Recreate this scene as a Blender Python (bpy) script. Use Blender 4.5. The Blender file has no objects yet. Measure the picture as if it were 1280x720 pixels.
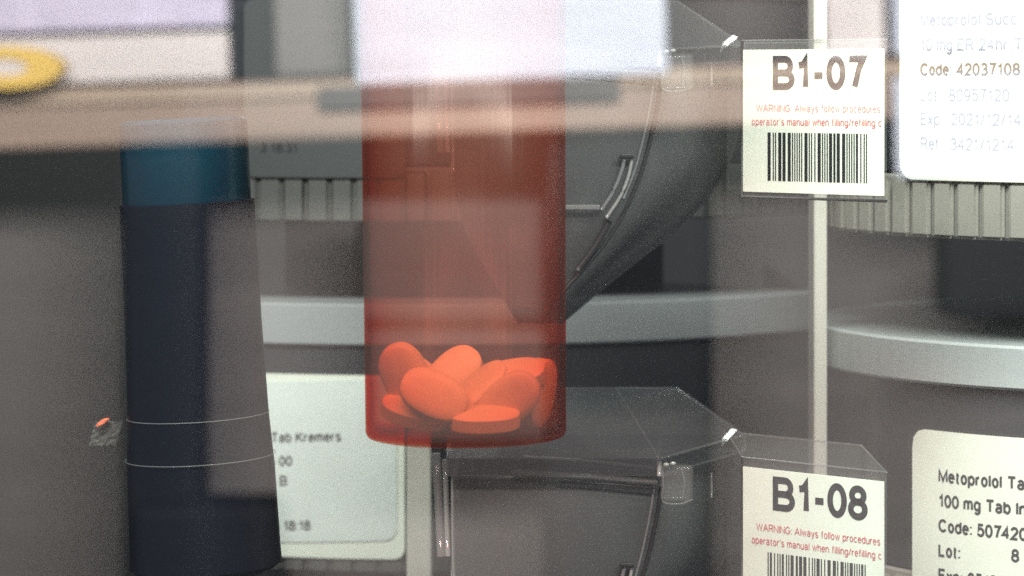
import bpy, bmesh, math, random
from mathutils import Vector, Matrix
random.seed(7)
sc = bpy.context.scene
COL = sc.collection

# ------------------------------------------------------------------ camera
F = 3600.0            # focal length in pixels of the 1280 wide photograph
HZ = 100.0            # image row of the eye level
CAMZ = 1.30           # eye height above the floor of the place
cam_d = bpy.data.cameras.new("camera")
cam = bpy.data.objects.new("camera", cam_d); COL.objects.link(cam)
cam.location = (0, 0, CAMZ); cam.rotation_euler = (math.pi / 2, 0, 0)
cam_d.sensor_width = 36.0
cam_d.lens = 36.0 * F / 1280.0
cam_d.shift_y = -(360.0 - HZ) / 1280.0
cam_d.clip_start = 0.01; cam_d.clip_end = 50
cam_d.dof.use_dof = True
cam_d.dof.focus_distance = 0.495
cam_d.dof.aperture_fstop = cam_d.lens / 4.0     # 4.0 mm wide opening
sc.camera = cam

# ------------------------------------------------------------------ world and lamps
w = bpy.data.worlds.new("World"); sc.world = w; w.use_nodes = True
w.node_tree.nodes["Background"].inputs[0].default_value = (0.80, 0.88, 1.0, 1)
w.node_tree.nodes["Background"].inputs[1].default_value = 0.16

def area(name, loc, target, size, power, color, sizey=None):
    d = bpy.data.lights.new(name, 'AREA'); d.energy = power; d.color = color
    d.shape = 'RECTANGLE'; d.size = size; d.size_y = sizey or size
    o = bpy.data.objects.new(name, d); COL.objects.link(o)
    o.location = Vector(loc) + Vector((0, 0, CAMZ))
    o.rotation_euler = (Vector(target) - Vector(loc)).to_track_quat('-Z', 'Y').to_euler()
    return o
# tube lamp of the dispensing cabinet, above and in front of the cells, inside the glass
area("cabinet_lamp", (0.0, 0.335, 0.20), (0.0, 0.56, -0.09), 0.50, 3.9, (0.96, 1.0, 0.93), 0.03)
# unseen lamp near the glass, set to light the shelf it reflects
area("room_lamp", (0.05, 0.06, 0.30), (0.0, -0.95, -0.02), 0.8, 85.0, (1.0, 0.97, 0.96), 0.14)

sc.view_settings.view_transform = 'Standard'
sc.view_settings.look = 'None'
sc.view_settings.exposure = 0.0
sc.view_settings.gamma = 1.0
sc.view_settings.use_curve_mapping = False
sc.render.engine = 'CYCLES'
sc.cycles.transparent_max_bounces = 40
sc.cycles.max_bounces = 14
sc.cycles.use_denoising = False
sc.cycles.sample_clamp_indirect = 4.0

# ------------------------------------------------------------------ helpers
def P(px, py, Y):
    """point seen at pixel (px, py) of the photograph at depth Y"""
    return Vector(((px - 640.0) / F * Y, Y, CAMZ + (HZ - py) / F * Y))
def PX(px, Y): return (px - 640.0) / F * Y
def PZ(py, Y): return CAMZ + (HZ - py) / F * Y

def obj(name, verts, faces, mat, parent=None, smooth=False):
    me = bpy.data.meshes.new(name)
    me.from_pydata([tuple(v) for v in verts], [], faces)
    me.update()
    if smooth:
        me.polygons.foreach_set("use_smooth", [True] * len(me.polygons))
    if mat: me.materials.append(mat)
    o = bpy.data.objects.new(name, me); COL.objects.link(o)
    if parent: o.parent = parent
    return o
def bmobj(name, bm, mat, parent=None, smooth=False):
    me = bpy.data.meshes.new(name); bm.normal_update(); bm.to_mesh(me); bm.free()
    if smooth: me.polygons.foreach_set("use_smooth", [True] * len(me.polygons))
    if mat: me.materials.append(mat)
    o = bpy.data.objects.new(name, me); COL.objects.link(o)
    if parent: o.parent = parent
    return o
def tag(o, label, cat, group=None):
    o["label"] = label; o["category"] = cat
    if group: o["group"] = group
    return o
def thing(name, label, cat, group=None):
    return tag_new(name, label, cat, group)
def tag_new(name, label, cat, group=None):
    o = bpy.data.objects.new(name, None); COL.objects.link(o); o.empty_display_size = 0.01
    return tag(o, label, cat, group)
def box_bm(cx, cy, cz, sx, sy, sz, bevel=0.0, seg=2, rotz=0):
    bm = bmesh.new(); bmesh.ops.create_cube(bm, size=1)
    bmesh.ops.scale(bm, vec=(sx, sy, sz), verts=bm.verts)
    if bevel: bmesh.ops.bevel(bm, geom=bm.edges[:], offset=bevel, segments=seg, profile=0.5, affect='EDGES')
    if rotz: bmesh.ops.rotate(bm, matrix=Matrix.Rotation(rotz, 3, 'Y'), verts=bm.verts)
    bmesh.ops.translate(bm, vec=(cx, cy, cz), verts=bm.verts)
    return bm
def lathe(profile, n=96, a0=0.0, a1=2 * math.pi, cx=0, cy=0):
    """profile: list of (r, z); returns verts, faces"""
    full = abs(a1 - a0 - 2 * math.pi) < 1e-6
    m = n if full else n + 1
    vs, fs = [], []
    for i in range(m):
        a = a0 + (a1 - a0) * i / n
        for r, z in profile:
            vs.append((cx + r * math.cos(a), cy + r * math.sin(a), z))
    k = len(profile)
    for i in range(n):
        j = (i + 1) % m
        for q in range(k - 1):
            fs.append((i * k + q, j * k + q, j * k + q + 1, i * k + q + 1))
    return vs, fs
def tube(path, r, n=8):
    vs, fs = [], []
    path = [Vector(p) for p in path]
    for i, p in enumerate(path):
        t = (path[min(i + 1, len(path) - 1)] - path[max(i - 1, 0)]).normalized()
        up = Vector((0, 0, 1)) if abs(t.z) < 0.9 else Vector((0, 1, 0))
        a = t.cross(up).normalized(); b = t.cross(a).normalized()
        for k in range(n):
            an = 2 * math.pi * k / n
            vs.append(p + (a * math.cos(an) + b * math.sin(an)) * r)
    for i in range(len(path) - 1):
        for k in range(n):
            fs.append((i * n + k, i * n + (k + 1) % n, (i + 1) * n + (k + 1) % n, (i + 1) * n + k))
    fs.append(tuple(range(n))); fs.append(tuple((len(path) - 1) * n + k for k in reversed(range(n))))
    return vs, fs
def smoothline(pts, n=6):
    """Catmull-Rom through points"""
    pts = [Vector(p) for p in pts]; out = []
    for i in range(len(pts) - 1):
        p0 = pts[max(i - 1, 0)]; p1 = pts[i]; p2 = pts[i + 1]; p3 = pts[min(i + 2, len(pts) - 1)]
        for k in range(n):
            t = k / n
            out.append(0.5 * ((2 * p1) + (p2 - p0) * t + (2 * p0 - 5 * p1 + 4 * p2 - p3) * t * t + (3 * p1 - p0 - 3 * p2 + p3) * t ** 3))
    out.append(pts[-1]); return out

def _arc(cx, cy, rx, ry, a0, a1, n=None):
    n = n or max(4, int(abs(a1 - a0) / 18))
    return [(cx + rx * math.cos(math.radians(a0 + (a1 - a0) * i / n)), cy + ry * math.sin(math.radians(a0 + (a1 - a0) * i / n))) for i in range(n + 1)]
def _glyphs():
    A = _arc; G = {}; x = 0.73                      # capital height 1, x-height 0.73
    bowl = lambda cx: A(cx, x / 2, .21, x / 2, 0, 360, 24)
    def g(ch, w, *strokes): G[ch] = (w, strokes)
    g('A', .74, [(0, 0), (.37, 1), (.74, 0)], [(.13, .34), (.61, .34)])
    g('B', .62, [(0, .5), (.36, .5)] + A(.36, .75, .2, .25, -90, 90)[1:] + [(0, 1), (0, 0), (.38, 0)] + A(.38, .25, .24, .25, -90, 90)[1:])
    g('C', .70, A(.36, .5, .36, .5, 40, 320, 20))
    g('D', .66, [(0, 0), (0, 1), (.28, 1)] + A(.28, .5, .38, .5, 90, -90, 14)[1:] + [(0, 0)])
    g('E', .54, [(.54, 1), (0, 1), (0, 0), (.56, 0)], [(.02, .52), (.49, .52)])
    g('G', .72, A(.36, .5, .36, .5, 40, 330, 20) + [(.70, .46), (.42, .46)])
    g('I', .04, [(.02, 0), (.02, 1)])
    g('K', .62, [(0, 0), (0, 1)], [(.60, 1), (.02, .42)], [(.2, .58), (.63, 0)])
    g('L', .50, [(0, 1), (0, 0), (.50, 0)])
    g('M', .74, [(0, 0), (0, 1), (.37, .08), (.74, 1), (.74, 0)])
    g('N', .64, [(0, 0), (0, 1), (.64, 0), (.64, 1)])
    g('R', .64, [(0, 0), (0, 1), (.38, 1)] + A(.38, .74, .23, .26, 90, -90)[1:] + [(.02, .48)], [(.38, .48), (.62, 0)])
    g('S', .60, A(.30, .75, .27, .25, 30, 270, 14) + A(.30, .25, .29, .25, 90, -150, 14)[1:])
    g('T', .62, [(0, 1), (.62, 1)], [(.31, .98), (.31, 0)])
    g('W', .96, [(0, 1), (.24, 0), (.48, 1), (.72, 0), (.96, 1)])
    g('a', .48, A(.22, x - .19, .21, .19, 160, 0) + [(.43, 0)], A(.22, .2, .21, .2, 50, 340, 16))
    g('b', .46, [(0, 1), (0, 0)], A(.24, x / 2, .22, x / 2, 150, -150, 18))
    g('c', .44, A(.23, x / 2, .23, x / 2, 45, 315, 18))
    g('d', .46, [(.45, 1), (.45, 0)], A(.22, x / 2, .22, x / 2, 30, 330, 18))
    g('e', .46, [(.02, .40), (.45, .40)] + A(.23, x / 2, .22, x / 2, 10, 318, 20))
    g('f', .26, A(.24, .84, .14, .16, 90, 180) + [(.10, 0)], [(0, .70), (.25, .70)])
    g('g', .46, [(.45, x), (.45, -.08)] + A(.23, -.08, .22, .19, 0, -150)[1:], A(.22, x / 2, .22, x / 2, 30, 330, 18))
    g('h', .44, [(0, 1), (0, 0)], [(.01, .44)] + A(.22, .50, .21, .23, 150, 0) + [(.43, 0)])
    g('i', .04, [(.02, 0), (.02, .72)], [(.02, .90), (.02, 1.0)])
    g('l', .04, [(.02, 0), (.02, 1)])
    g('m', .72, [(0, x), (0, 0)], [(.01, .46)] + A(.18, .52, .17, .21, 150, 0) + [(.35, 0)], [(.36, .46)] + A(.53, .52, .17, .21, 150, 0) + [(.70, 0)])
    g('n', .44, [(0, x), (0, 0)], [(.01, .44)] + A(.22, .50, .21, .23, 150, 0) + [(.43, 0)])
    g('o', .46, bowl(.23))
    g('p', .46, [(0, x), (0, -.27)], A(.24, x / 2, .22, x / 2, 150, -150, 18))
    g('r', .26, [(0, x), (0, 0)], [(.01, .40)] + A(.24, .46, .22, .26, 170, 85))
    g('s', .42, A(.21, .55, .18, .18, 30, 270, 12) + A(.21, .185, .20, .185, 90, -150, 12)[1:])
    g('t', .26, [(.10, .92), (.10, .14)] + A(.22, .14, .12, .14, 180, 280)[1:], [(0, .70), (.25, .70)])
    g('u', .44, [(0, x), (0, .23)] + A(.21, .23, .21, .23, 180, 330)[1:], [(.43, x), (.43, 0)])
    g('v', .44, [(0, x), (.22, 0), (.44, x)])
    g('w', .66, [(0, x), (.17, 0), (.33, x), (.49, 0), (.66, x)])
    g('x', .44, [(0, x), (.44, 0)], [(.44, x), (.24, .40)], [(.20, .33), (0, 0)])
    g('y', .44, [(0, x), (.23, .04)], [(.44, x), (.20, -.16)] + A(.08, -.12, .12, .13, -20, -100)[1:])
    g('0', .50, A(.25, .5, .25, .5, 0, 360, 28))
    g('1', .36, [(.02, .77), (.18, .80), (.27, .98), (.27, 0)])
    g('2', .50, A(.25, .72, .24, .28, 170, -35, 12) + [(.0, .0), (.50, 0)])
    g('3', .50, A(.24, .76, .22, .24, 160, -80, 12) + A(.24, .26, .26, .27, 80, -160, 12))
    g('4', .52, [(.38, 0), (.38, .98), (0, .30), (.52, .30)])
    g('5', .50, [(.46, 1), (.10, 1), (.04, .50)] + A(.24, .33, .26, .33, 130, -155, 16))
    g('6', .50, A(.26, .5, .25, .5, 55, 180, 10) + A(.25, .32, .24, .32, 180, 530, 22)[1:])
    g('7', .50, [(0, 1), (.50, 1), (.34, .62), (.20, .0)])
    g('8', .50, A(.25, .76, .21, .24, 270, -90, 20), A(.25, .27, .25, .27, 90, 450, 22))
    g('9', .50, A(.24, .5, .25, .5, -125, 0, 10) + A(.25, .68, .24, .32, 0, 350, 22)[1:])
    g('-', .30, [(0, .40), (.30, .40)])
    g(':', .06, [(.03, 0), (.03, .12)], [(.03, .60), (.03, .72)])
    g('/', .30, [(0, 0), (.30, 1)])
    g("'", .05, [(.02, .74), (.02, 1)])
    g('.', .06, [(.03, 0), (.03, .12)])
    return G
GLYPHS = _glyphs()
def text2d(s, cap, xs=1.0, bold=0.0, track=0.20):
    """letters drawn with a pen of even width: verts (u, v) and faces; cap = height of a capital"""
    hw = 0.062 + bold                               # half pen width, in capitals
    vs, fs = [], []; x = 0.0
    for ch in s:
        if ch == ' ':
            x += 0.38; continue
        wd, strokes = GLYPHS[ch]
        for st in strokes:
            pts = [Vector((p[0] + x, hw + p[1] * (1 - 2 * hw) if p[1] >= 0 else p[1] + hw)) for p in st]
            closed = (pts[0] - pts[-1]).length < 1e-4 and len(pts) > 3
            if closed: pts = pts[:-1]
            n = len(pts); k0 = len(vs)
            for i, p in enumerate(pts):
                pa = pts[i - 1] if (i > 0 or closed) else None
                pb = pts[(i + 1) % n] if (i < n - 1 or closed) else None
                d1 = (p - pa).normalized() if pa is not None else None
                d2 = (pb - p).normalized() if pb is not None else None
                if d1 is None: d1 = d2
                if d2 is None: d2 = d1
                n1 = Vector((-d1.y, d1.x)); n2 = Vector((-d2.y, d2.x)); m = n1 + n2
                m = n1 if m.length < 1e-3 else m.normalized()
                q = hw / max(m.dot(n1), 0.45)
                ext = Vector((0, 0))
                for e in (p + m * q, p - m * q): vs.append((e.x * cap * xs, e.y * cap))
            for i in range(n if closed else n - 1):
                a = k0 + 2 * i; b = k0 + 2 * ((i + 1) % n)
                fs.append((a, a + 1, b + 1, b))
        x += wd + track + bold
    return vs, fs
def twidth(vs): return max(v[0] for v in vs) - min(v[0] for v in vs)
def print_on(name, lines, mat, parent, fmap, rot=0.0):
    """lines: list of (text, u, v, cap, xs, bold); one lettering mesh laid on a surface by fmap(u, v)"""
    V, Fc = [], []
    for (s, u, v, cap, xs, bold) in lines:
        vs, fs = text2d(s, cap, xs, bold)
        b = len(V)
        for (a, c) in vs:
            uu = u + a; vv = v + c
            V.append(fmap(uu * math.cos(rot) - vv * math.sin(rot), uu * math.sin(rot) + vv * math.cos(rot)))
        Fc += [tuple(b + i for i in f) for f in fs]
    return obj(name, V, Fc, mat, parent)

# ------------------------------------------------------------------ materials
def new_mat(name):
    m = bpy.data.materials.new(name); m.use_nodes = True
    nt = m.node_tree; nt.nodes.clear()
    out = nt.nodes.new("ShaderNodeOutputMaterial")
    return m, nt, out
def N(nt, t, **kw):
    n = nt.nodes.new(t)
    for k, v in kw.items(): n.inputs[k].default_value = v
    return n
def plain(name, col, rough=0.5, var=0.12, scale=300.0, bump=0.0, metal=0.0, spec=0.5, stretch=(1, 1, 1), emit=0):
    m, nt, out = new_mat(name)
    b = N(nt, "ShaderNodeBsdfPrincipled", Roughness=rough, Metallic=metal)
    b.inputs["Specular IOR Level"].default_value = spec
    tc = nt.nodes.new("ShaderNodeTexCoord")
    mp = nt.nodes.new("ShaderNodeMapping"); mp.inputs["Scale"].default_value = stretch
    nz = N(nt, "ShaderNodeTexNoise", Scale=scale, Detail=5.0, Roughness=0.6)
    nt.links.new(tc.outputs["Object"], mp.inputs["Vector"]); nt.links.new(mp.outputs[0], nz.inputs["Vector"])
    mx = nt.nodes.new("ShaderNodeMix"); mx.data_type = 'RGBA'
    mx.inputs[6].default_value = tuple(c * (1 - var) for c in col) + (1,)
    mx.inputs[7].default_value = tuple(min(1, c * (1 + var)) for c in col) + (1,)
    nt.links.new(nz.outputs["Fac"], mx.inputs[0]); nt.links.new(mx.outputs[2], b.inputs["Base Color"])
    if bump:
        bp = N(nt, "ShaderNodeBump", Strength=bump, Distance=0.0003)
        nt.links.new(nz.outputs["Fac"], bp.inputs["Height"]); nt.links.new(bp.outputs[0], b.inputs["Normal"])
    nt.links.new(b.outputs[0], out.inputs[0])
    return m
def clear_plastic(name, col, haze, tint=(1, 1, 1), rough=0.12, spec=0.5, edge=0.0):
    """see-through plastic: part of the light goes straight through, part is scattered by its milky body"""
    m, nt, out = new_mat(name)
    t = N(nt, "ShaderNodeBsdfTransparent", Color=tint + (1,))
    b = N(nt, "ShaderNodeBsdfPrincipled", Roughness=rough)
    b.inputs["Base Color"].default_value = col + (1,); b.inputs["Specular IOR Level"].default_value = spec
    tc = nt.nodes.new("ShaderNodeTexCoord")
    nz = N(nt, "ShaderNodeTexNoise", Scale=120.0, Detail=3.0)
    nt.links.new(tc.outputs["Object"], nz.inputs["Vector"])
    mr = nt.nodes.new("ShaderNodeMapRange"); mr.inputs[3].default_value = haze * 0.85; mr.inputs[4].default_value = min(1, haze * 1.15)
    nt.links.new(nz.outputs["Fac"], mr.inputs[0])
    mx = nt.nodes.new("ShaderNodeMixShader")
    nt.links.new(mr.outputs[0], mx.inputs[0])
    nt.links.new(t.outputs[0], mx.inputs[1]); nt.links.new(b.outputs[0], mx.inputs[2])
    nt.links.new(mx.outputs[0], out.inputs[0])
    return m

M = {}
M['paper'] = plain('label_paper', (0.83, 0.87, 0.77), 0.55, 0.07, 140, 0.25)
M['paper_cool'] = plain('label_paper_cool', (0.73, 0.79, 0.76), 0.55, 0.08, 110, 0.25)
M['shaded_label'] = plain('shaded_label_paper', (0.055, 0.058, 0.062), 0.5, 0.06, 500)  # label darkened in its colour to stand for the shade on it
M['ink'] = plain('black_ink', (0.018, 0.019, 0.026), 0.55, 0.1, 900)
M['red_ink'] = plain('red_ink', (0.62, 0.14, 0.17), 0.6, 0.1, 900)
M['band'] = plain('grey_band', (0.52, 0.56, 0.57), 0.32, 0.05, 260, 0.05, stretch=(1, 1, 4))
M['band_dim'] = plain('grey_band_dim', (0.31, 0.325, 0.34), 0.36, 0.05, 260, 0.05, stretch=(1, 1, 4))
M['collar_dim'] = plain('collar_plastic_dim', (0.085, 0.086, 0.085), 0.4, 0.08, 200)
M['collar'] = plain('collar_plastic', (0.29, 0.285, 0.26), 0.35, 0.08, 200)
M['rib'] = plain('rib_plastic', (0.34, 0.335, 0.30), 0.3, 0.06, 200)
M['post'] = plain('post_plastic', (0.62, 0.60, 0.54), 0.45, 0.10, 350, stretch=(1, 1, 0.3))
M['post_dim'] = plain('grey_ledge', (0.12, 0.11, 0.12), 0.5, 0.1, 200)
M['spindle'] = plain('dark_spindle', (0.018, 0.019, 0.024), 0.45, 0.15, 90)
M['drum'] = plain('drum_plastic', (0.035, 0.037, 0.043), 0.28, 0.2, 70, stretch=(1, 1, 0.4))
M['backing'] = plain('cabinet_backing', (0.012, 0.013, 0.017), 0.6, 0.2, 30)
M['smoke'] = clear_plastic('smoky_plastic', (0.17, 0.174, 0.18), 0.55, rough=0.28)
M['smoke_lid'] = clear_plastic('smoky_lid', (0.085, 0.088, 0.094), 0.40, rough=0.10)
M['clear'] = clear_plastic('clear_plastic', (0.30, 0.30, 0.30), 0.16, rough=0.08)
M['edge'] = clear_plastic('clear_edge', (0.55, 0.56, 0.56), 0.55, rough=0.06, spec=0.9)
M['edge_dim'] = clear_plastic('clear_edge_dim', (0.35, 0.36, 0.37), 0.5, rough=0.10)
M['rail'] = clear_plastic('clear_rail', (0.30, 0.31, 0.32), 0.32, rough=0.15)
M['glint'] = clear_plastic('polished_plastic', (0.10, 0.10, 0.10), 0.7, rough=0.16, spec=0.6)
M['groove'] = plain('dark_groove', (0.032, 0.033, 0.036), 0.5, 0.1, 200)
M['navy'] = plain('navy_plastic', (0.0045, 0.0065, 0.013), 0.4, 0.15, 120, spec=0.2)
M['teal'] = plain('teal_collar', (0.005, 0.032, 0.055), 0.25, 0.12, 120)
M['steel'] = plain('gripper_metal', (0.30, 0.31, 0.33), 0.35, 0.08, 200, metal=0.9)
M['orange'] = plain('orange_scrap', (0.75, 0.16, 0.07), 0.5, 0.1, 600)
M['scrap'] = plain('scrap_paper', (0.06, 0.06, 0.058), 0.6, 0.3, 900)

def vial_mat():
    m, nt, out = new_mat('amber_plastic')
    t = N(nt, "ShaderNodeBsdfTransparent")
    g = N(nt, "ShaderNodeBsdfGlossy", Roughness=0.28); g.inputs["Color"].default_value = (0.9, 0.75, 0.7, 1)
    fr = N(nt, "ShaderNodeLayerWeight", Blend=0.35)
    mr = nt.nodes.new("ShaderNodeMath"); mr.operation = 'MULTIPLY'; mr.inputs[1].default_value = 0.10
    nt.links.new(fr.outputs['Facing'], mr.inputs[0])
    tc = nt.nodes.new("ShaderNodeTexCoord"); mp = nt.nodes.new("ShaderNodeMapping"); mp.inputs["Scale"].default_value = (1, 1, 0.02)
    nz = N(nt, "ShaderNodeTexNoise", Scale=420.0, Detail=3.0); bp = N(nt, "ShaderNodeBump", Strength=0.5, Distance=0.0004)
    nt.links.new(tc.outputs["Object"], mp.inputs["Vector"]); nt.links.new(mp.outputs[0], nz.inputs["Vector"])
    nt.links.new(nz.outputs["Fac"], bp.inputs["Height"]); nt.links.new(bp.outputs[0], g.inputs["Normal"])
    mx = nt.nodes.new("ShaderNodeMixShader")
    nt.links.new(mr.outputs[0], mx.inputs[0]); nt.links.new(t.outputs[0], mx.inputs[1]); nt.links.new(g.outputs[0], mx.inputs[2])
    df = N(nt, "ShaderNodeBsdfDiffuse"); df.inputs["Color"].default_value = (0.36, 0.17, 0.13, 1)
    m2 = nt.nodes.new("ShaderNodeMixShader"); m2.inputs[0].default_value = 0.08
    nt.links.new(mx.outputs[0], m2.inputs[1]); nt.links.new(df.outputs[0], m2.inputs[2])
    nt.links.new(m2.outputs[0], out.inputs["Surface"])
    va = N(nt, "ShaderNodeVolumeAbsorption", Density=1500.0)
    va.inputs["Color"].default_value = (0.955, 0.65, 0.56, 1)
    nt.links.new(va.outputs[0], out.inputs["Volume"])
    return m
M['amber'] = vial_mat()
M['tablet'] = plain('tablet_coat', (0.66, 0.45, 0.22), 0.5, 0.10, 500, 0.3)

def pane_mat():
    m, nt, out = new_mat('door_glass')
    t = N(nt, "ShaderNodeBsdfTransparent"); t.inputs[0].default_value = (0.97, 0.98, 0.97, 1)
    g = N(nt, "ShaderNodeBsdfGlossy", Roughness=0.0); g.inputs["Color"].default_value = (1, 1, 1, 1)
    mx = nt.nodes.new("ShaderNodeMixShader"); mx.inputs[0].default_value = 0.12
    nt.links.new(t.outputs[0], mx.inputs[1]); nt.links.new(g.outputs[0], mx.inputs[2])
    tc = nt.nodes.new("ShaderNodeTexCoord"); mp = nt.nodes.new("ShaderNodeMapping"); mp.inputs["Scale"].default_value = (1, 1, 5)
    nz = N(nt, "ShaderNodeTexNoise", Scale=45.0, Detail=6.0, Roughness=0.65)
    nt.links.new(tc.outputs["Object"], mp.inputs["Vector"]); nt.links.new(mp.outputs[0], nz.inputs["Vector"])
    mr = nt.nodes.new("ShaderNodeMapRange"); mr.inputs[1].default_value = 0.35; mr.inputs[2].default_value = 0.75; mr.inputs[3].default_value = 0.105; mr.inputs[4].default_value = 0.14
    nt.links.new(nz.outputs["Fac"], mr.inputs[0]); nt.links.new(mr.outputs[0], mx.inputs[0])
    nt.links.new(mx.outputs[0], out.inputs[0])
    return m
M['pane'] = pane_mat()

# ------------------------------------------------------------------ setting: back of the cabinet
b = bmobj("cabinet_back_wall", box_bm(0, 0.90, CAMZ - 0.05, 1.4, 0.01, 1.2), M['backing']); b["kind"] = "structure"

# ------------------------------------------------------------------ canisters (round hoppers)
PITCH = 0.0732
def ray_cyl(px, cx, cy, R):
    """angle on the near side of the cylinder hit by the ray of column px"""
    k = (px - 640.0) / F
    a = 1 + k * k; bq = -2 * (k * cx + cy); c = cx * cx + cy * cy - R * R
    Y = (-bq - math.sqrt(max(bq * bq - 4 * a * c, 0))) / (2 * a)
    return math.atan2(Y - cy, k * Y - cx), Y

def canister(label, cx, cy, R, zring, ring_h, zcol, rib_w, ribs_from, ribs_to, group, arc=(0.0, 2 * math.pi)):
    """zring: top of the band; zcol: bottom of the collar, both relative to eye level"""
    t = thing("canister", label, "canister", group); t.location = (cx, cy, CAMZ + zcol)
    o0 = CAMZ
    def L(prof, name, mat, par=t, n=128, smooth=True):
        v, f = lathe([(r, z - zcol) for r, z in prof], n, arc[0], arc[1])
        return obj(name, v, f, mat, par, smooth)
    # body below the band, wall of dark smoky plastic
    L([(R * 0.55, zring - 0.001), (R - 0.0014, zring - 0.001), (R - 0.0014, zcol + 0.012), (R * 0.55, zcol + 0.012)], "body", M['drum'], smooth=False)
    h = ring_h; e = 0.0005
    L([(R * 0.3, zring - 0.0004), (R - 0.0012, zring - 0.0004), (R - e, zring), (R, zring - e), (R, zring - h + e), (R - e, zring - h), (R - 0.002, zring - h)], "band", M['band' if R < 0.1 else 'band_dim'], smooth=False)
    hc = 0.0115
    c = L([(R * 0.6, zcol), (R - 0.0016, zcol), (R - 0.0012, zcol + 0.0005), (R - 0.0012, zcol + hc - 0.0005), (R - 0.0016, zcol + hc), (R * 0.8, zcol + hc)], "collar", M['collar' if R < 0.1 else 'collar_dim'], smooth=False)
    sp = 0.62 if R > 0.1 else 0.30
    L([(R * sp, zcol + 0.001), (R * sp, zcol - 0.0178)], "spindle", M['spindle'])
    # ribs round the collar
    nr = int(2 * math.pi * R / rib_w)
    bm = bmesh.new(); bmesh.ops.create_cube(bm, size=1)
    bmesh.ops.scale(bm, vec=(0.0006 if R > 0.1 else 0.0013, rib_w * 0.84, hc - 0.001), verts=bm.verts)
    bmesh.ops.bevel(bm, geom=bm.edges[:], offset=0.0003 if R > 0.1 else 0.0006, segments=2, affect='EDGES')
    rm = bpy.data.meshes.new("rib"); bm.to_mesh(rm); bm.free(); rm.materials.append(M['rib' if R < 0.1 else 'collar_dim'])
    rest_v, rest_f = [], []
    for i in range(nr):
        a = 2 * math.pi * i / nr
        d = math.degrees(a)
        if arc[1] - arc[0] < 6.2 and not (math.degrees(arc[0]) + 1 <= d - 360 <= math.degrees(arc[1]) - 1): continue
        loc = Vector(((R - 0.0008) * math.cos(a), (R - 0.0008) * math.sin(a), hc / 2 - 0.0004))
        if ribs_from <= d <= ribs_to:
            ro = bpy.data.objects.new("rib", rm); COL.objects.link(ro); ro.parent = c
            ro.location = loc; ro.rotation_euler = (0, 0, a)
        else:
            mt = Matrix.Translation(loc) @ Matrix.Rotation(a, 4, 'Z'); k0 = len(rest_v)
            rest_v += [mt @ v.co for v in rm.vertices]; rest_f += [tuple(k0 + q for q in p.vertices) for p in rm.polygons]
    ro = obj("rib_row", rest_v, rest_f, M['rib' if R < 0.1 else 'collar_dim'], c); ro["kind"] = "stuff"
    return t

def curved_label(t, cx, cy, R, a0, a1, z0, z1, mat, corner=0.0025, shear=0.0, name="label"):
    """sticker on the cylinder from angle a0 to a1, z relative to eye level; a child of t"""
    tz = t.location.z
    nU, nV = 40, 14
    W = (a1 - a0) * R; H = z1 - z0
    off = R + 0.00015
    vs, fs = [], []
    for j in range(nV + 1):
        # denser rows near the rounded ends
        q = j / nV; s = 0.5 - 0.5 * math.cos(math.pi * q)
        v = s * H
        d = min(v, H - v)
        inset = 0.0 if d >= corner else corner - math.sqrt(max(0, corner ** 2 - (corner - d) ** 2))
        for i in range(nU + 1):
            u = inset + (W - 2 * inset) * i / nU
            a = a0 + u / R
            vs.append((off * math.cos(a), off * math.sin(a), CAMZ + z0 + v + shear * u - tz))
    for j in range(nV):
        for i in range(nU):
            k = j * (nU + 1) + i
            fs.append((k, k + 1, k + nU + 2, k + nU + 1))
    o = obj(name, vs, fs, mat, t, True)
    def fmap(u, v):          # u along the label from its left edge, v from its bottom edge
        a = a0 + u / R; rr = off + 0.00006
        return (rr * math.cos(a), rr * math.sin(a), CAMZ + z0 + v + shear * u - tz)
    return o, fmap

# right hand canister column
RC = dict(cx=0.1246, cy=0.57, R=0.065)
zr_R, zc_R = -0.0476, -0.0289
cans_R = []
for i, lab in enumerate(("upper right canister with washed out drug label above the ribbed collar",
                         "lower right canister with grey band above the Metoprolol Tab label")):
    t = canister(lab, RC['cx'], RC['cy'], RC['R'], zr_R + PITCH * (1 - i), 0.0080, zc_R - PITCH * i, 0.0053, 214, 300, "round canisters in the dispensing rack")
    cans_R.append(t)
aL, YL = ray_cyl(1141, **RC)
aR = aL + math.radians(58)
txt_a, _ = ray_cyl(1175, **RC)
ut = (txt_a - aL) * RC['R']
# label z range: top edge at row 548 near column 1190
aq, Yq = ray_cyl(1170, **RC)
z_top = (HZ - 538) / F * Yq
o, fm = curved_label(cans_R[1], **RC, a0=aL, a1=aR, z0=z_top - 0.034, z1=z_top, mat=M['paper'], corner=0.003)
aq, Yq = ray_cyl(1178, **RC)
def vrow(py): return (HZ - py) / F * Yq - (z_top - 0.034)
cap = 16.5 / F * Yq
print_on("lettering", [("Metoprolol Tab", ut, vrow(603), cap, 0.93, 0.034), ("100 mg Tab In", ut, vrow(634), cap, 0.93, 0.034),
                       ("Code: 507420", ut, vrow(665), cap, 0.93, 0.034), ("Lot:", ut, vrow(696), cap, 0.93, 0.034), ("8", ut + 0.0150, vrow(692), cap, 0.93, 0.034),
                       ("Exp: 05/20", ut, vrow(727), cap, 0.93, 0.034)], M['ink'], o, fm)
z_bot = -0.0183
o, fm = curved_label(cans_R[0], **RC, a0=aL - 0.05, a1=aR, z0=z_bot, z1=z_bot + 0.036, mat=M['paper'], corner=0.003)
def vrow2(py): return (HZ - py) / F * Yq - z_bot
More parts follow.
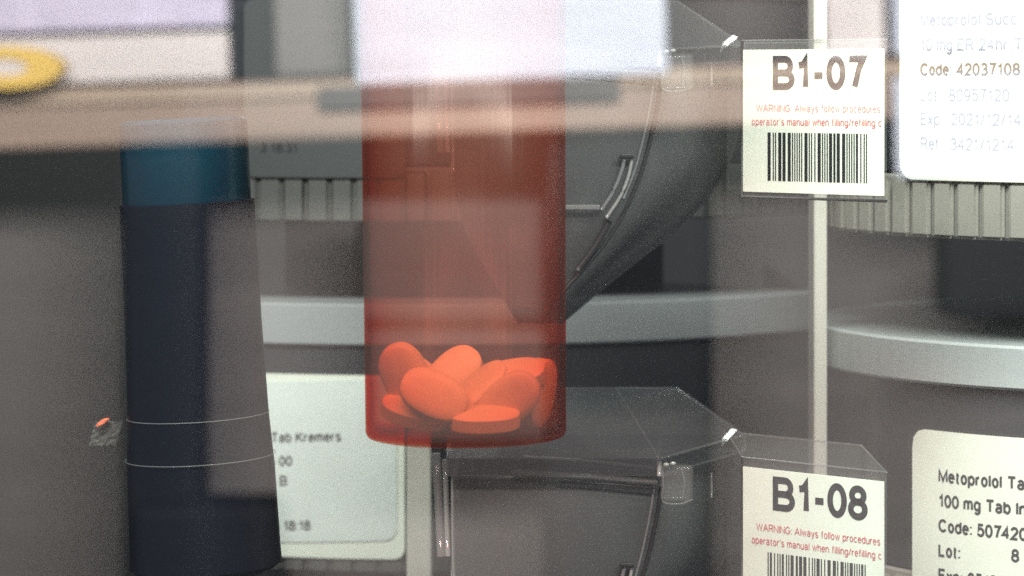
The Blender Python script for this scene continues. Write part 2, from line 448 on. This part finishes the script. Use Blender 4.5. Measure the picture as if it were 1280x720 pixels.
print_on("lettering", [("Metoprolol Succ", ut - .001, vrow2(33), cap, 0.93, 0.034), ("10 mg ER 24hr T", ut - .001, vrow2(64), cap, 0.93, 0.034),
                       ("Code: 42037108", ut - .001, vrow2(95), cap, 0.93, 0.034), ("Lot:  80957120", ut - .001, vrow2(127), cap, 0.93, 0.02),
                       ("Exp:  2021/12/14", ut - .001, vrow2(157), cap, 0.93, 0.02), ("Ref:  3421/1214", ut - .001, vrow2(188), cap, 0.93, 0.02)], M['ink'], o, fm)

# middle canister column, a wider drum standing farther back
MC = dict(cx=-0.020, cy=0.7165, R=0.1165)
zr_M, zc_M = -0.0467, -0.0297
cans_M = []
for i, lab in enumerate(("upper wide canister behind the vial, its ribbed collar showing under the dim date label",
                         "lower wide canister behind the vial with grey band and white Tab Kremers label")):
    t = canister(lab, MC['cx'], MC['cy'], MC['R'], zr_M + PITCH * (1 - i), 0.0089, zc_M - PITCH * i, 0.0052, 235, 325, "round canisters in the dispensing rack", (ray_cyl(225, **MC)[0], math.radians(-40.2)))
    xe = MC['R'] * math.cos(math.radians(-40.2)); ye = MC['R'] * math.sin(math.radians(-40.2))
    obj("side_panel", [(xe - .002, ye + .002, .0005), (xe - .002, .05, .0005), (xe - .002, .05, .0545), (xe - .002, ye + .002, .0545)], [(0, 1, 2, 3)], M['drum'], t)
    cans_M.append(t)
a0, Y0 = ray_cyl(318, **MC); a1, Y1 = ray_cyl(506, **MC)
# lower label: an older card under a slightly crooked sticker
zb = (HZ - 697) / F * 0.602; zt = (HZ - 468) / F * 0.602
card, fm = curved_label(cans_M[1], **MC, a0=a0 - 0.02, a1=a1, z0=zb, z1=zt, mat=M['paper'], corner=0.002)
MC2 = dict(MC); MC2['R'] = MC['R'] + 0.0003
a1b, _ = ray_cyl(496, **MC)
sl = 0.040
W2 = (a1b - (a0 - 0.02)) * MC2['R']
stk, fm2 = curved_label(cans_M[1], **MC2, a0=a0 - 0.02, a1=a1b, z0=(HZ - 673) / F * 0.602 - sl * W2, z1=zt - 0.0006 - sl * W2, mat=M['paper_cool'], corner=0.0022, shear=sl, name="sticker")
stk.parent = card; stk.location = (0, 0, 0)
def mid_u(px): return (ray_cyl(px, **MC)[0] - (a0 - 0.02)) * MC2['R']
zs = (HZ - 673) / F * 0.602 - sl * W2
def mid_v(py, px): return (HZ - py) / F * 0.602 - zs - sl * mid_u(px)
capm = 13.0 / F * 0.602
def right_at(s, px_right, py, bold=0.028):
    vs, _ = text2d(s, capm, 0.95, bold)
    return (s, mid_u(px_right) - max(v[0] for v in vs), mid_v(py, px_right), capm, 0.95, bold)
print_on("lettering", [right_at("10 mg Tab Kremers", 427, 551), right_at("Code: 62175 00", 366, 583), right_at("Lot: 7018 B", 360, 608), right_at("Date: 3 18:18", 389, 663)], M['ink'], stk, fm2)
# upper label, shade painted in; only last line and lower edge show
zb2 = (HZ - 222) / F * 0.602
lab2, fm = curved_label(cans_M[0], **MC, a0=a0 - 0.02, a1=a1, z0=zb2, z1=zb2 + 0.0375, mat=M['shaded_label'], corner=0.002)
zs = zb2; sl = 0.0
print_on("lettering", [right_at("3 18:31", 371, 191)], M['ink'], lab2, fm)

# ------------------------------------------------------------------ upright dividers between the cells
def upright(label, x0, x1, Y, z0, z1, depth, name="divider_post"):
    o = bmobj(name, box_bm((x0 + x1) / 2, Y + depth / 2, CAMZ + (z0 + z1) / 2, x1 - x0, depth, z1 - z0, 0.0004, 2), M['post'])
    tag(o, label, "divider"); return o
upright("pale upright divider post beside the location tags, left of the right canisters", PX(1017, .546), PX(1034, .546), .546, -0.125, 0.06, 0.010)
upright("pale upright divider strip right of the Tab Kremers label, under the vial", PX(508, .580), PX(539, .580), .580, -0.125, (HZ - 545) / F * .58, 0.012)

# ------------------------------------------------------------------ dispensing spouts (smoky clear chutes)
def spout(label, dz, group):
    t = thing("dispensing_spout", label, "dispenser", group)
    base = Vector((PX(640, .53), .53, CAMZ - 0.045 + dz)); t.location = base
    def Q(px, py, Y):
        return P(px, py, Y) + Vector((0, 0, dz)) - base
    Yf, Yb = .517, .548
    FR = [(823, 84), (817, 130), (804, 190), (791, 230), (770, 275), (745, 312), (712, 350), (676, 388)]
    BR = [(926, 80), (926, 130), (915, 190), (893, 235), (850, 282), (800, 322), (745, 366), (700, 404)]
    FL = [(566, 84), (566, 130), (567, 190), (570, 230), (580, 275), (596, 312), (618, 350), (640, 388)]
    BL = [(575, 80), (575, 130), (576, 190), (580, 235), (590, 282), (606, 322), (628, 366), (650, 404)]
    fr = smoothline([Q(x, y, Yf) for x, y in FR], 5); br = smoothline([Q(x, y, Yb) for x, y in BR], 5)
    fl = smoothline([Q(x, y, Yf) for x, y in FL], 5); bl = smoothline([Q(x, y, Yb) for x, y in BL], 5)
    n = len(fr)
    def strip(name, A, B, mat):
        vs = list(A) + list(B); m = len(A)
        fs = [(i, i + 1, m + i + 1, m + i) for i in range(m - 1)]
        o = obj(name, vs, fs, mat, t, True)
        md = o.modifiers.new("thick", 'SOLIDIFY'); md.thickness = 0.0008; md.offset = 0
        return o
    strip("front_wall", fl, fr, M['smoke'])
    strip("side_wall", fr, br, M['smoke'])
    strip("side_wall", bl, fl, M['smoke'])
    strip("back_wall", br, bl, M['smoke'])
    # dark seam that follows the front edge, and pale tubes added as edge highlights
    seam = [p + Vector((0.0007, -0.0004, 0)) for p in fr[2:]]
    v, f = tube(seam, 0.00038); obj("seam", v, f, M['groove'], t, True)
    v, f = tube([p + Vector((-0.0006, -0.0005, 0)) for p in fr[1:18]], 0.00022); obj("edge_highlight", v, f, M['edge_dim'], t, True)
    v, f = tube(br, 0.00032); obj("edge_highlight", v, f, M['edge_dim'], t, True)
    v, f = tube(fl[:14], 0.0003); obj("edge_highlight", v, f, M['edge'], t, True)
    # hooked guide rib on the front wall
    Y = Yf - 0.0012
    for pts, r, mm in (([(781, 197), (776, 216), (766, 240), (752, 262)], 0.00035, 'edge_dim'),
                       ([(790, 199), (785, 222), (775, 246), (758, 272)], 0.00030, 'edge'),
                       ([(762, 276), (744, 308), (722, 338)], 0.00055, 'groove')):
        v, f = tube(smoothline([Q(x, y, Y) for x, y in pts], 5), r); obj("guide_rib", v, f, M[mm], t, True)
    c = Q(784, 195, Y); bmobj("rib_cap", box_bm(c.x, c.y, c.z, 0.0024, 0.0012, 0.0008, 0.0002), M['groove'], t)
    c = Q(728, 259, Y); bmobj("guide_ledge", box_bm(c.x, c.y, c.z, 0.0062, 0.001, 0.0009, 0.0002), M['edge_dim'], t)
    # ---- lid: hipped hood
    D = Q(824, 62, .515); C = Q(930, 57, .541); B = Q(846, 2, .545); E = Q(770, 2, .545); A = Q(585, 2, .545)
    G = Q(560, 62, .515); BLk = Q(560, 57, .541)
    h = Vector((0, 0, -0.0030))
    vs = [G, D, C, B, E, A, BLk, G + h, D + h, C + h, BLk + h]
    fs = [(0, 1, 4, 5), (1, 2, 3, 4), (0, 5, 6), (7, 8, 1, 0), (8, 9, 2, 1), (10, 7, 0, 6), (2, 6, 5, 4, 3)]
    lid = obj("lid", vs, fs, M['smoke_lid'], t)
    md = lid.modifiers.new("thick", 'SOLIDIFY'); md.thickness = 0.0007; md.offset = 0
    for path, r, mm in (([E, B], .00018, 'rail'), ([A, E], .00014, 'rail'), ([E, D], .00016, 'rail'), ([B, C], .00024, 'rail'), ([D, C], .00026, 'edge_dim'),
                        ([D, D + h], .00045, 'edge'), ([D + h, C + h], .00024, 'rail'), ([C, C + h], .0004, 'rail')):
        v, f = tube(path, r); obj("lid_edge_highlight", v, f, M[mm], lid, True)  # pale tubes added as highlights along the lid
    # highlight facet added on the lid, tilted to mirror the lamp
    cc = D.lerp(C, 0.80) + Vector((0, -.0006, .0006)); wp = cc + base
    hv = ((Vector((0.0, 0.335, CAMZ + 0.20)) - wp).normalized() + (Vector((0, 0, CAMZ)) - wp).normalized()).normalized()
    ax = (C - D).normalized(); ax = (ax - hv * ax.dot(hv)).normalized(); bx_ = hv.cross(ax).normalized()
    if bx_.z < 0: bx_ = -bx_
    v = [cc - ax * .0023 - bx_ * .0005, cc + ax * .0022 - bx_ * .0002, cc + ax * .0017 + bx_ * .0007, cc - ax * .0008 + bx_ * .0006]
    gl = obj("lid_glint", v, [(0, 1, 2, 3)], M['glint'], lid)
    md = gl.modifiers.new("thick", 'SOLIDIFY'); md.thickness = .0003; md.offset = -1
    # front rails under the lid
    for (x0, ya, x1, yb, r, mm) in ((655, 60, 822, 74, .00030, 'rail'), (690, 70, 822, 81, .00020, 'groove'), (640, 80, 822, 92, .00055, 'rail'), (700, 92, 822, 100, .00014, 'groove')):
        v, f = tube([Q(x0, ya, .5160), Q((x0 + x1) / 2, (ya + yb) / 2 - 2, .5157), Q(x1, yb, .5157)], r); obj("front_rail", v, f, M[mm], t, True)
    # hinge block with its pins
    c = Q(846, 90, .513); hb = bmobj("hinge_block", box_bm(c.x, c.y, c.z, 0.0058, 0.004, 0.0066, 0.0009, 3), M['clear'], t, True)
    v, f = tube(smoothline([c + Vector((-.0027, -.002, .0030)), c + Vector((-.0025, -.0021, 0)), c + Vector((-.0026, -.002, -.0030)), c + Vector((.0005, -.002, -.0034)), c + Vector((.0028, -.002, -.0026))], 5), .00016); obj("hinge_edge", v, f, M['rail'], hb, True)
    v, f = tube(smoothline([c + Vector((.0006, -.002, .0030)), c + Vector((.0012, -.0021, .0005)), c + Vector((.0009, -.002, -.0024))], 5), .00020); obj("hinge_edge", v, f, M['rail'], hb, True)
    v, f = tube([c + Vector((.0062, -.000, .0018)), c + Vector((.0062, 0, -.0026))], .00018); obj("hinge_edge", v, f, M['rail'], hb, True)
    for q in range(2):
        bm = bmesh.new(); bmesh.ops.create_uvsphere(bm, u_segments=10, v_segments=8, radius=.00042)
        bmesh.ops.scale(bm, vec=(1.3, 1, .8), verts=bm.verts)
        bmesh.ops.translate(bm, vec=c + Vector((-.0020 + q * .0012, -.0024, .0036 + q * .0002)), verts=bm.verts)
        bmobj("hinge_pin", bm, M['edge'], hb, True)
    # rear side rail of the cell left of the spout
    for (xa, ya, xb, yb, r, mm) in ((545, 62, 552, 190, .0008, 'edge_dim'), (556, 70, 560, 190, .0005, 'edge'), (570, 118, 566, 215, .00035, 'edge')):
        v, f = tube([Q(xa, ya, .522), Q(xb, yb, .522)], r); obj("side_rail", v, f, M[mm], t, True)
    c = Q(569, 113, .5215); bmobj("rail_clip", box_bm(c.x, c.y, c.z, .0014, .001, .0016, .0002), M['edge'], t)
    return t
spout("smoky clear dispensing spout behind the vial, left of the B1-07 tag", 0.0, "dispensing spouts in the rack")
spout("smoky clear dispensing spout below the vial, left of the B1-08 tag", -PITCH, "dispensing spouts in the rack")

# ------------------------------------------------------------------ location tag blocks
def tag_block(code, label, dz, group):
    t = thing("location_tag", label, "location tag", group)
    Y1, Y2 = .506, .487
    p1 = Vector((PX(930, Y1), Y1, 0)); p2 = Vector((PX(1106, Y2), Y2, 0))
    u = (p2 - p1); Lw = u.length; u.normalize(); nrm = Vector((u.y, -u.x, 0))
    if nrm.y > 0: nrm = -nrm
    ztop = CAMZ + (HZ - 61.5) / F * .4965 + dz; H = 0.0249
    t.location = (p1.x, p1.y, ztop - H)
    inv = -Vector(t.location)
    def fmap(a, v, off=0.0): return p1 + u * a + Vector((0, 0, ztop - H + v)) + nrm * off + inv
    # wedge shaped clear block running straight back from the label
    m = 0.0004; top = 0.0016; dep = Vector((0, .036, 0)); bot = -0.0009
    c = [fmap(-m, bot), fmap(Lw + m, bot), fmap(Lw + m, H + top), fmap(-m, H + top)]
    vs = c + [p + dep for p in c]
    fs = [(0, 1, 2, 3), (1, 5, 6, 2), (4, 0, 3, 7), (3, 2, 6, 7), (0, 4, 5, 1), (5, 4, 7, 6)]
    blk = obj("block", vs, fs, M['clear'], t)
    for a, bq, mm, r in ((2, 3, 'rail', .00016), (0, 1, 'groove', .00025), (0, 3, 'groove', .0003), (3, 7, 'rail', .00016), (7, 6, 'rail', .00016), (2, 6, 'rail', .00016)):
        v, f = tube([vs[a], vs[bq]], r); obj("block_edge", v, f, M[mm], blk, True)
    pv = [fmap(0, 0, .0003), fmap(Lw, 0, .0003), fmap(Lw, H, .0003), fmap(0, H, .0003)]
    lab = obj("label", pv, [(0, 1, 2, 3)], M['paper'], t)
    md = lab.modifiers.new("thick", 'SOLIDIFY'); md.thickness = .0002; md.offset = -1
    pf = lambda a, v: fmap(a, v, .00037)
    s = Lw / 176.0; k = H / 181.0         # label pixels to metres
    vs2, _ = text2d(code, 43 * k, 1.0, .036); xs = 118 * s / twidth(vs2)
    print_on("cell_number", [(code, 42 * s, (181 - 51) * k, 43 * k, xs, .036)], M['ink'], lab, pf)
    wl = []
    for txt, x0, x1, y, cap_ in (("WARNING: Always follow procedures", 18, 172, 79, 9.5), ("operator's manual when filling/refilling c", 12, 173, 96, 9.5)):
        vv, _ = text2d(txt, cap_ * k); wl.append((txt, x0 * s, (181 - y) * k, cap_ * k, (x1 - x0) * s / twidth(vv), .002))
    print_on("warning_text", wl, M['red_ink'], lab, pf)
    # barcode
    rnd = random.Random(code); V, Fc = [], []; x = 32.0
    widths = []
    while x < 155:
        wb = rnd.choice((1.4, 1.4, 2.6, 3.9)); gp = rnd.choice((1.5, 1.5, 2.7)); widths.append((x, min(wb, 156 - x))); x += wb + gp
    for (xb, wb) in widths:
        k0 = len(V)
        V += [pf(xb * s, (181 - 166) * k), pf((xb + wb) * s, (181 - 166) * k), pf((xb + wb) * s, (181 - 105) * k), pf(xb * s, (181 - 105) * k)]
        Fc.append((k0, k0 + 1, k0 + 2, k0 + 3))
    obj("barcode", V, Fc, M['ink'], lab)
    return t
tag_block("B1-07", "white location tag reading B1-07 with barcode", 0.0, "cell location tags")
tag_block("B1-08", "white location tag reading B1-08 with barcode", -PITCH, "cell location tags")

# ------------------------------------------------------------------ amber vial with tablets
VY = 0.475
def vial():
    zb = PZ(546, VY); zt = PZ(-70, VY); x = PX(582.5, VY)
    t = thing("prescription_vial", "translucent amber prescription vial holding orange tablets", "vial")
    t.location = (x, VY, zb)
    t.rotation_euler = (0, math.radians(-0.45), 0)
    R0 = 125.5 / F * VY; R1 = 128.5 / F * VY; H = zt - zb; w_ = 0.0011; fl = 0.0017
    prof = [(0, 0.0004), (R0 * 0.6, 0.0003), (R0 - 0.0012, 0.0), (R0 - 0.0004, 0.00025), (R0, 0.0010), (R1, H), (R1 - w_, H), (R0 - w_, fl + 0.0008), (R0 - w_ - 0.0008, fl), (R0 * 0.5, fl), (0, fl)]
    v, f = lathe(prof, 128)
    bm = bmesh.new()
    me = bpy.data.meshes.new("x"); me.from_pydata(v, [], f); bm.from_mesh(me); bpy.data.meshes.remove(me)
    bmesh.ops.remove_doubles(bm, verts=bm.verts, dist=1e-6)
    bmesh.ops.recalc_face_normals(bm, faces=bm.faces)
    bmobj("body", bm, M['amber'], t, True)
    # threaded lip above the picture's upper edge
    v, f = lathe([(R1 - .0002, H - .006), (R1 + .0012, H - .005), (R1 + .0012, H - .0035), (R1 - .0002, H - .0025)], 96)
    obj("lip", v, f, M['amber_lip'] if 'amber_lip' in M else M['orange'], t, True)
    return t, x, zb
M['amber_lip'] = clear_plastic('amber_lip', (0.5, 0.12, 0.04), 0.5, (0.9, 0.35, 0.12))
vt, vx, vzb = vial()

# gripper that holds the vial, above the picture
g = thing("vial_gripper", "grey metal gripper holding the amber vial from above", "gripper")
g.location = (vx, VY, PZ(-70, VY))
for s in (-1, 1):
    bmobj("jaw", box_bm(s * 0.0215, 0, 0.004, 0.006, 0.016, 0.016, 0.001), M['steel'], g)
bmobj("crossbar", box_bm(0, 0, 0.016, 0.052, 0.018, 0.0075, 0.001), M['steel'], g)
bmobj("arm", box_bm(0, 0, 0.0699, 0.012, 0.012, 0.1, 0.001), M['steel'], g)

# tablets: oblong, domed on both faces
def tablet_mesh(Lh=0.0057, Wh=0.0038, Th=0.0019):
    bm = bmesh.new(); nU = 40
    rings = []
    prof = [(0.0, 1.0), (0.25, 0.985), (0.5, 0.94), (0.72, 0.85), (0.86, 0.74), (0.945, 0.64), (0.975, 0.585), (1.0, 0.53), (1.0, 0.49)]
    prof = prof + [(r, -z) for r, z in reversed(prof)]
    prev = None
    for (r, z) in prof:
        if r == 0.0:
            ring = [bm.verts.new((0, 0, z * Th))]
        else:
            ring = []
            for k in range(nU):
                a = 2 * math.pi * k / nU
                ca, sa = math.cos(a), math.sin(a)
                e = 2.35                                     # super-ellipse: capsule-like outline
                x = math.copysign(abs(ca) ** (2 / e), ca); y = math.copysign(abs(sa) ** (2 / e), sa)
                ring.append(bm.verts.new((x * r * Lh, y * r * Wh, z * Th)))
        if prev:
            if len(prev) == 1:
                for k in range(nU): bm.faces.new((prev[0], ring[k], ring[(k + 1) % nU]))
            elif len(ring) == 1:
                for k in range(nU): bm.faces.new((prev[k], ring[0], prev[(k + 1) % nU]))
            else:
                for k in range(nU): bm.faces.new((prev[k], ring[k], ring[(k + 1) % nU], prev[(k + 1) % nU]))
        prev = ring
    bmesh.ops.recalc_face_normals(bm, faces=bm.faces)
    me = bpy.data.meshes.new("tablet"); bm.to_mesh(me); bm.free()
    me.polygons.foreach_set("use_smooth", [True] * len(me.polygons)); me.materials.append(M['tablet'])
    return me
TM = tablet_mesh()
def tablet(label, px, py, Y, long_dir, face_dir):
    """long_dir: direction of the long axis, face_dir: direction the domed face looks (x right, y away, z up)"""
    X = Vector(long_dir).normalized(); Z = Vector(face_dir); Z = (Z - X * Z.dot(X)).normalized(); Yv = Z.cross(X)
    m = Matrix((X, Yv, Z)).transposed().to_4x4(); m.translation = P(px, py, Y)
    for _ in range(60):                    # keep it inside the vial wall and above the vial floor
        worst = None
        for v in TM.vertices:
            q = m @ v.co; dx = Vector((q.x - vx, q.y - VY, 0)); r = dx.length - 0.0151
            if r > 1e-5 and (worst is None or r > worst[0]): worst = (r, dx.normalized())
        zmin = min((m @ v.co).z for v in TM.vertices) - (vzb + 0.0018)
        if zmin < 0: m.translation = m.translation + Vector((0, 0, -zmin))
        if worst is None: break
        m.translation = m.translation - worst[1] * worst[0]
    o = bpy.data.objects.new("tablet", TM); COL.objects.link(o); o.matrix_world = m
    tag(o, label, "tablet", "tablets in the amber vial")
tablet("orange tablet leaning upright on the vial's left wall", 491, 471, .470, (0.42, 0.15, -0.95), (-0.25, -0.95, 0.1))
tablet("large orange oval tablet lying face-on over the lower left pile", 527, 496, .4632, (0.88, -0.1, -0.42), (-0.08, -0.9, 0.42))
tablet("orange tablet standing at the back top middle of the pile", 566, 470, .480, (0.62, 0.25, 0.62), (-0.25, -0.85, 0.40))
tablet("orange tablet leaning diagonally in the middle beside the dark gap", 601, 487, .471, (0.74, 0.15, 0.68), (-0.55, -0.42, 0.62))
tablet("orange tablet lying edge-on at the top right of the pile", 640, 471, .4715, (0.97, -0.1, 0.17), (-0.15, -0.45, 0.88))
tablet("orange tablet face-on in the right middle of the pile", 648, 507, .4665, (0.72, -0.15, 0.60), (0.10, -0.97, 0.12))
tablet("orange tablet lying edge-on on the vial floor in front", 606, 530, .4650, (0.99, 0.05, 0.03), (0.0, -0.22, 0.97))
tablet("orange tablet lying tilted on the vial floor at left", 512, 527, .4690, (0.96, -0.12, -0.22), (0.12, -0.42, 0.9))
tablet("orange tablet standing against the vial's right wall", 686, 507, .473, (0.22, 0.25, 0.95), (0.88, -0.42, 0.05))
tablet("orange tablet half hidden behind the left leaning tablet", 516, 470, .481, (0.78, 0.3, -0.55), (0.1, -0.7, 0.7))
tablet("orange tablet lying low at the back right of the vial floor", 650, 526, .4825, (0.9, 0.4, 0.05), (0.05, -0.1, 0.99))
tablet("orange tablet lying low at the back left of the vial floor", 545, 524, .4830, (0.9, -0.4, 0.05), (0.05, -0.1, 0.99))

# ------------------------------------------------------------------ dark plunger column at the left
CY = 0.500
ccx = PX(258, CY)
pl = thing("plunger_column", "dark navy column with teal collar, left of the vial", "machine column")
zb = PZ(712, CY); pl.location = (ccx, CY, zb); pl.rotation_euler = (0, math.radians(-3.0), 0)
def cz(py): return PZ(py, CY) - zb
r_ = lambda px: px / F * CY
v, f = lathe([(0, 0), (r_(88), 0.0002), (r_(95), 0.0010), (r_(94), cz(690)), (r_(92), cz(585)), (r_(88), cz(520)), (r_(85), cz(400)), (r_(84), cz(252)), (r_(78), cz(251)), (0, cz(250))], 96)
obj("shaft", v, f, M['navy'], pl, True).modifiers.new("es", 'EDGE_SPLIT')
v, f = lathe([(r_(70), cz(250) - .0006), (r_(78), cz(250) - .0006), (r_(80), cz(250)), (r_(80), cz(152)), (r_(74), cz(147)), (0, cz(147))], 96)
obj("collar", v, f, M['teal'], pl, True).modifiers.new("es", 'EDGE_SPLIT')
v, f = lathe([(0, -.012), (r_(74), -.012), (r_(74), -.0006), (r_(70), 0), (0, 0)], 64)
obj('base', v, f, M['post_dim'], pl)
for py, rr, mm in ((528, 88.8, 'rail'), (580, 93.5, 'rail')):
    pts = [Vector((r_(rr) * math.cos(2 * math.pi * k / 64), r_(rr) * math.sin(2 * math.pi * k / 64), cz(py - 10))) for k in range(65)]
    v, f = tube(pts, 0.00009 if rr < 95 else 0.00013, 6); obj("rim", v, f, M[mm], pl, True)

# scrap of label in a crumpled sleeve left of the column
s_ = thing("label_scrap", "small crumpled white label scrap with orange tip, left of the dark column", "scrap")
s_.location = P(125, 560, .505)
bmq = bmesh.new(); bmesh.ops.create_grid(bmq, x_segments=10, y_segments=8, size=0.5)
for vtx in bmq.verts:
    x, y = vtx.co.x, vtx.co.y
    vtx.co = Vector((x * .0048 + y * .0012 + .001, random.uniform(-.00012, .00012), .0026 + y * .0042 + random.uniform(-.0002, .0002)))
o = bmobj("paper", bmq, M['scrap'], s_); o.modifiers.new("thick", 'SOLIDIFY').thickness = .0002
bmq = bmesh.new(); bmesh.ops.create_icosphere(bmq, subdivisions=2, radius=.5)
for vtx in bmq.verts: vtx.co = Vector((vtx.co.x * .0024 + .0006, vtx.co.y * .001 - .0008, vtx.co.z * .0011 + .0046 + vtx.co.x * .0012)) + Vector((random.uniform(-.0001, .0001),) * 3)
bmobj("orange_tip", bmq, M['orange'], s_)

# ------------------------------------------------------------------ glass door pane
PANE_Y = 0.300
o = bmobj("glass_pane", box_bm(0, PANE_Y + .0015, CAMZ, 0.9, .003, 0.9), M['pane'])
tag(o, "clear glass door pane in front of the vial, reflecting shelves", "glass pane")

# ------------------------------------------------------------------ the room side, seen mirrored in the pane
def RV(px, py, V):
    """real point whose mirror image in the pane stands at pixel (px, py), V metres from the eye"""
    p = P(px, py, V); return Vector((p.x, 2 * PANE_Y - V, p.z))
M['wood'] = plain('shelf_wood', (0.205, 0.138, 0.100), 0.5, 0.22, 9, 0.1, stretch=(1, 6, 14))
M['wood_edge'] = plain('shelf_wood_edge', (0.27, 0.20, 0.14), 0.5, 0.15, 9, stretch=(1, 6, 14))
M['wall'] = plain('room_wall', (0.088, 0.078, 0.073), 0.8, 0.08, 5)
M['carton'] = plain('white_carton', (0.46, 0.49, 0.56), 0.6, 0.03, 20)
M['carton_pink'] = plain('pale_carton', (0.52, 0.47, 0.45), 0.6, 0.05, 12, stretch=(1, 1, 5))
M['carton_lilac'] = plain('lilac_carton', (0.42, 0.385, 0.49), 0.6, 0.28, 22, stretch=(3, 1, 0.6))
M['yellow'] = plain('yellow_tape', (0.56, 0.36, 0.05), 0.5, 0.08, 30)
M['black'] = plain('dark_equipment', (0.004, 0.0045, 0.006), 0.7, 0.2, 20, spec=0.1)
M['blocker'] = plain('brown_blocker', (0.026, 0.021, 0.018), 0.7, 0.1, 20)
M['dark_blocker'] = plain('dark_brown_blocker', (0.024, 0.018, 0.015), 0.7, 0.1, 20)
M['carton_shadow'] = plain('shadow_strip', (0.034, 0.029, 0.027), 0.6, 0.1, 20)  # colour of the shadow painted under the white carton
M['grey_box'] = plain('grey_carton', (0.10, 0.092, 0.088), 0.6, 0.08, 20)

WV = 1.62
wl = bmobj("room_wall", box_bm(0, 2 * PANE_Y - WV - .02, CAMZ, 3.0, .02, 2.4), M['wall']); wl["kind"] = "structure"
SV = 1.50
TILT = math.radians(1.95)
def slab(name, px0, px1, py0, py1, V, depth, mat, label=None, cat=None, group=None, parent=None, bevel=.002, tilt=TILT):
    a = RV(px0, py1, V); bq = RV(px1, py0, V)
    c = (a + bq) / 2
    o = bmobj(name, box_bm(c.x, c.y - depth / 2, c.z, abs(bq.x - a.x), depth, abs(bq.z - a.z), bevel, 2, rotz=-tilt), mat, parent)
    if label: tag(o, label, cat, group)
    return o
# tilt about Y: rows rise to the right by ~1 degree
tz = lambda px: -(px - 640) * math.tan(TILT)
sh = thing("shelf_board", "tan wooden shelf board mirrored in the glass above the vial", "shelf")
slab("board", -900, 2200, 90 , 166, SV, .118, M['wood'], parent=sh)
slab("front_strip", -900, 2200, 94, 112, SV - .004, .004, M['wood_edge'], parent=sh, bevel=.0008)
def on_shelf(name, px0, px1, hpx, V, depth, mat, label, cat, lift=0, group="cartons mirrored on the shelf"):
    mid = (px0 + px1) / 2; base = 86 + tz(mid) - lift
    return slab(name, px0, px1, base - hpx, base, V, depth, mat, label, cat, group)
on_shelf("carton", -260, 286, 60, SV + .004, .10, M['carton_pink'], "pale carton mirrored at upper left above the shelf", "carton")
on_shelf("carton", -260, 284, 150, SV + .012, .09, M['carton_lilac'], "lilac carton mirrored at upper left on top of the pale one", "carton", lift=66)
on_shelf("carton", 340, 436, 190, SV + .03, .07, M['grey_box'], "grey carton mirrored between the lilac and white cartons", "carton")
on_shelf("carton", 440, 832, 240, SV - .006, .10, M['carton'], "large bright white carton mirrored above the vial", "carton", lift=-14)
on_shelf("carton", 1030, 1106, 200, SV + .01, .09, M['carton_pink'], "narrow pale carton mirrored above the B1-07 tag", "carton")
on_shelf("carton", 1116, 1700, 250, SV + .0, .09, M['carton'], "wide white carton mirrored at the upper right corner", "carton")
on_shelf("filler", 287, 331, 150, SV + .006, .09, M['black'], "dark binder added as the shaded gap mirrored between the lilac and grey cartons", "filler", group=None)  # black box added to stand for the dark gap between cartons
slab("shelf_shadow", 398, 774, 103, 131, SV - .0065, .0022, M['carton_shadow'], "shadow of the white carton, painted as a dark strip on the mirrored shelf edge", "shelf shadow", None, bevel=.0005)  # slab added as the shadow below the white carton
cd = slab("shelf_card", 1120, 1420, 92, 215, SV - .012, .002, M['carton'], "white card hanging on the mirrored shelf front at right", "card", None, bevel=.0004)
# tape roll standing in front of the pale carton
tr = thing("tape_roll", "yellow tape roll mirrored at the upper left edge", "tape roll")
c = RV(8, 84, SV - .02); tr.location = c
vs, fs = lathe([(.012, -.010), (.030, -.010), (.030, .010), (.012, .010), (.012, -.010)], 64)
vs = [(x, z, y * .36) for x, y, z in vs]
obj("tape", vs, fs, M['yellow'], tr, True).modifiers.new("es", 'EDGE_SPLIT')
vs, fs = lathe([(0, -.008), (.0118, -.008), (.0118, .008), (0, .008)], 48)
obj("core", [(x, z, y * .36) for x, y, z in vs], fs, M['carton_pink'], tr, True).modifiers.new("es", 'EDGE_SPLIT')
# dark equipment between the glass and the wall, then two added haze blockers
slab("dark_stand", 150, 250, 176, 1400, SV + .015, .05, M['black'], "dark upright stand mirrored over the navy column", "stand", None, tilt=0, bevel=.004)
slab("dark_bin", 160, 352, 632, 1400, SV + .004, .05, M['black'], "dark bin mirrored low over the navy column", "bin", None, tilt=0, bevel=.006)
slab("camera_case", 680, 893, 176, 1400, SV + .01, .08, M['black'], "dark camera case mirrored right of the vial", "case", None, tilt=0, bevel=.008)
slab("dark_box", 1184, 1560, 285, 398, SV - .0, .05, M['black'], "dark ledge box mirrored over the right canister gap", "box", None, tilt=0, bevel=.004)
slab("blocker", 446, 697, 250, 410, SV + .03, .04, M['blocker'], "brown parcel added to cut the mirrored haze over the middle of the vial", "blocker", None, tilt=0, bevel=.006)  # added block, dims the haze mirrored over the vial
slab("blocker", 452, 700, 411, 560, SV + .02, .05, M['dark_blocker'], "dark brown parcel added to cut the mirrored haze over the tablets", "blocker", None, tilt=0, bevel=.006)  # second added block, dims the haze over the tablets
